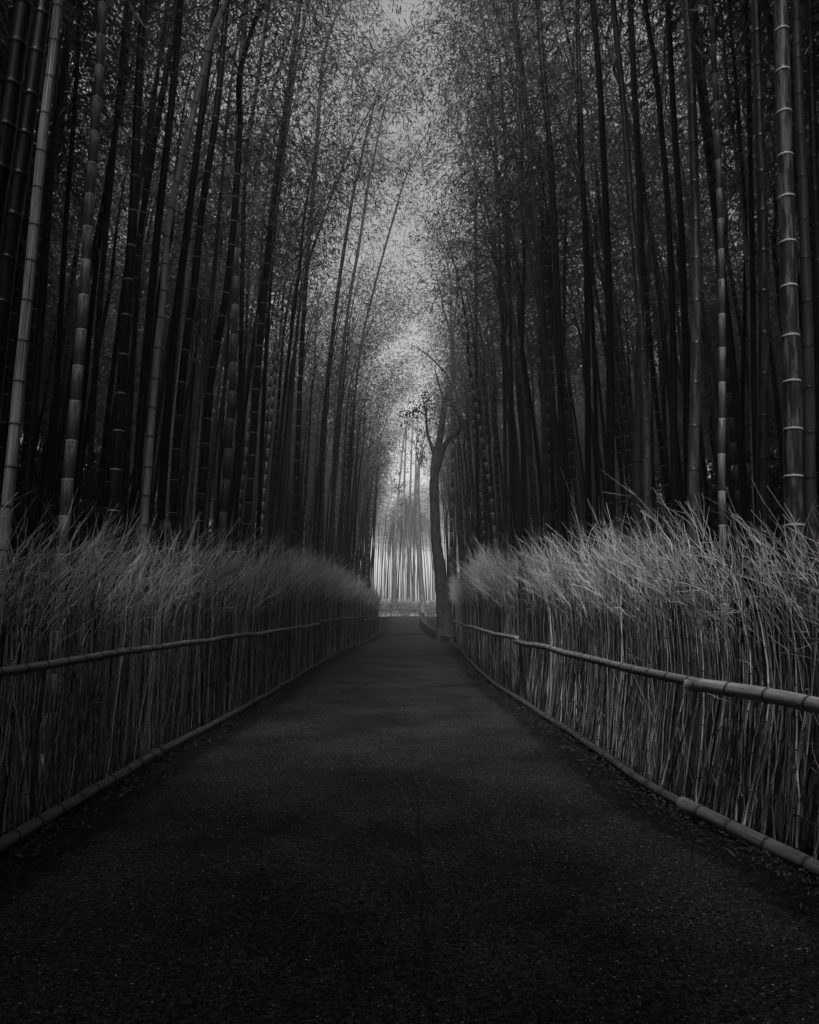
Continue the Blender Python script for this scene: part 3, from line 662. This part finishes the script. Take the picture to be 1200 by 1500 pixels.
# ------------------------------------------------------------------ broadleaf trees at the far right of the path
def limb(Y, pts, dy=0., z0=None, org=None):
    P = np.array([at(x, y, Y + dy * i) for i, (x, y, w_) in enumerate(pts)]); R = np.array([w_ * Y / F / 2 for *_, w_ in pts])
    f, L = resample(P); s = np.linspace(0, L, max(8, len(pts) * 5)); d0 = np.concatenate([[0], np.cumsum(np.linalg.norm(np.diff(P, axis=0), axis=1))])
    r = np.interp(s, d0 * L / d0[-1], R); r = r * (1 + .05 * np.sin(s * 5.3) + .03 * np.sin(s * 13))
    return f(s) - org, r
def limb_obj(name, parent, org, Y, pts, dy=0., mat=None):
    P, R = limb(Y, pts, dy, org=org); V, Fq, _ = tubes(P[None], R[None], 12); o = P[0].copy()
    return put(name, mesh(name, V - o, Fq, [mat or M_BARK]), parent, o)
def leaf_cloud(name, parent, org, boxes, n, size, seed):
    rg = np.random.default_rng(seed); C = []
    for (px, py, Y, sx, sy) in boxes:
        q = rg.normal(0, 1, (n, 2)); Yv = rg.normal(Y, .9, n)
        C += [at(px + a * sx, py + b_ * sy, yy) - org for (a, b_), yy in zip(q, Yv)]
    C = np.array(C); V, Fq, tone = leaves(C, rg.normal(0, 1, C.shape), 7, size, rg, .35, .12)
    # broad leaves: widen
    Vq = V.reshape(-1, 4, 3); mid = (Vq[:, 1] + Vq[:, 3]) / 2; Vq[:, 1] = mid + (Vq[:, 1] - mid) * 3.2; Vq[:, 3] = mid + (Vq[:, 3] - mid) * 3.2
    return put(name, mesh(name, Vq.reshape(-1, 3), Fq, [M_TLEAF], {"tone": ('FLOAT', tone)}, False), parent)
def main_tree():
    Y = 33.; b = at(658, 935, Y); b[2] = 0
    t = thing("tree", b, "dark leaning tree with a forked trunk on the right where the path narrows", "tree")
    limb_obj("trunk", t, b, Y, [(654,942,32),(653,922,26),(651,900,23),(647,860,19),(644,830,17),(639,790,15),(637,745,14),(636,710,13.5),(638,682,14),(641,655,12)])
    for pts in ([(638,676,11),(645,640,10),(650,603,9),(655,578,8),(665,558,7),(665,530,6),(663,500,5),(666,470,4),(669,440,3),(674,405,2)],
                [(637,668,7),(631,650,5),(626,632,4),(624,606,3),(619,582,2)],
                [(641,686,9),(650,656,8),(660,641,7),(672,632,6),(688,613,4),(700,590,2.5)],
                [(655,582,6),(664,592,6),(671,607,5.5),(682,632,5),(689,655,4),(690,690,3)],
                [(659,563,4),(653,547,3),(640,533,2.6),(622,516,2),(603,506,1)],
                [(652,592,4),(646,572,3),(641,556,2.5),(637,540,1.5)],
                [(664,505,4),(658,480,3.5),(650,455,3),(646,430,2),(638,400,1.2)],
                [(666,480,4),(676,466,3),(682,448,2),(692,420,1.3)],
                [(665,545,4),(673,528,3),(680,500,2.5),(690,480,2)],
                [(624,608,2.5),(612,602,2),(598,606,1.2)], [(622,590,2),(632,580,1.5),(640,575,1)]):
        limb_obj("branch", t, b, Y, pts, random.uniform(-.25, .25))
    leaf_cloud("crown", t, b, [(616,604,Y,15,9),(602,612,Y,9,7),(634,606,Y,10,11),(628,586,Y,12,10),(650,440,Y+.5,14,14),(680,430,Y,14,14),(664,395,Y,16,16)], 24, .13, 5)
def far_tree(Y, pts, label, crown):
    b = at(pts[0][0], pts[0][1], Y); b[2] = float(gz(b[0], Y)); t = thing("tree", b, label, "tree")
    limb_obj("trunk", t, b, Y, pts, 0., M_MISTBARK)
    for q in range(3 if Y < 60 else 0):
        x, y = pts[-2][0], pts[-2][1]; s = (-1) ** q
        limb_obj("branch", t, b, Y, [(x, y, 3), (x + 4 * s, y - 14 - 5 * q, 2), (x + 9 * s, y - 30 - 6 * q, 1)], 0., M_MISTBARK)
    leaf_cloud("crown", t, b, crown, 26, .2, int(Y))
main_tree()
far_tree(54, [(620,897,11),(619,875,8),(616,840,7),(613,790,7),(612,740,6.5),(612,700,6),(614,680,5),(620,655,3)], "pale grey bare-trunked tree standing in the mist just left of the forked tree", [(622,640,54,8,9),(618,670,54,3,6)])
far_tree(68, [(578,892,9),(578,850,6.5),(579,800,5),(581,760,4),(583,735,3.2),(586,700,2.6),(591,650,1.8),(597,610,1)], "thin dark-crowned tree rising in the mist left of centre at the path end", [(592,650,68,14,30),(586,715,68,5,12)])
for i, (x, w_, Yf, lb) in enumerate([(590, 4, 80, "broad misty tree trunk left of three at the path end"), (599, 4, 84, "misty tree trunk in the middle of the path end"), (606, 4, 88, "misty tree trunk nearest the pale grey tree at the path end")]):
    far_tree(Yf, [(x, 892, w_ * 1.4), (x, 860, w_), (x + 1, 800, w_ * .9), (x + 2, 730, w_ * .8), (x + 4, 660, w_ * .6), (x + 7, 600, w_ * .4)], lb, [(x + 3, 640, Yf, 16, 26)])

# low curving stone kerb wall at the tree's foot
def kerb_wall():
    pts = np.array([(1.12, 50.), (1.3, 44), (1.42, 39), (1.62, 35.), (1.86, 32.), (2.1, 30.6)]); f, L = resample(np.c_[pts, np.zeros(6)])
    s = np.linspace(0, L, 30); c = f(s)[:, :2]; d = np.gradient(c, axis=0); d /= np.linalg.norm(d, axis=1, keepdims=True); nrm = np.stack([-d[:, 1], d[:, 0]], -1)
    h = np.interp(s, [0, L * .55, L], [.62, .5, .32]); prof = [(-.16, 0), (-.15, .93), (-.12, 1), (.12, 1), (.15, .93), (.16, 0)]
    V = np.array([[(c[i, 0] + nrm[i, 0] * a, c[i, 1] + nrm[i, 1] * a, rise(c[i, 1]) - .05 + (h[i] + .05) * b_) for a, b_ in prof] for i in range(30)])
    k = len(prof); idx = np.arange(30 * k).reshape(30, k); Fq = np.stack([idx[:-1, :-1], idx[:-1, 1:], idx[1:, 1:], idx[1:, :-1]], -1).reshape(-1, 4)
    caps = [[0, 1, 4, 5], [1, 2, 3, 4], [29 * k, 29 * k + 1, 29 * k + 4, 29 * k + 5], [29 * k + 1, 29 * k + 2, 29 * k + 3, 29 * k + 4]]
    V = V.reshape(-1, 3); o = V[0].copy()
    put("kerb_wall", mesh("kerb_wall", V - o, np.vstack([Fq, caps]), [M_STONE], smooth_=False), loc=o, label="low curving stone wall at the foot of the forked tree", category="wall")
kerb_wall()

# ------------------------------------------------------------------ the misty air
def haze(x0, x1, y0, y1, z0, z1, density):
    V = [(x, y, z) for x in (x0, x1) for y in (y0, y1) for z in (z0, z1)]
    Fq = [(0, 1, 3, 2), (4, 6, 7, 5), (0, 4, 5, 1), (2, 3, 7, 6), (0, 2, 6, 4), (1, 5, 7, 3)]
    m = bpy.data.materials.new("misty_air"); m.use_nodes = True; n = m.node_tree; n.nodes.clear()
    o = n.nodes.new("ShaderNodeOutputMaterial"); v = n.nodes.new("ShaderNodeVolumePrincipled"); n.links.new(v.outputs[0], o.inputs["Volume"])
    v.inputs["Color"].default_value = (.95, .95, .95, 1); v.inputs["Density"].default_value = density; v.inputs["Anisotropy"].default_value = 0.0
    put("haze", mesh("haze", V, Fq, [m], smooth_=False), kind="stuff")
haze(-60, 60, -30, 160, -1.2, 32, .0015)
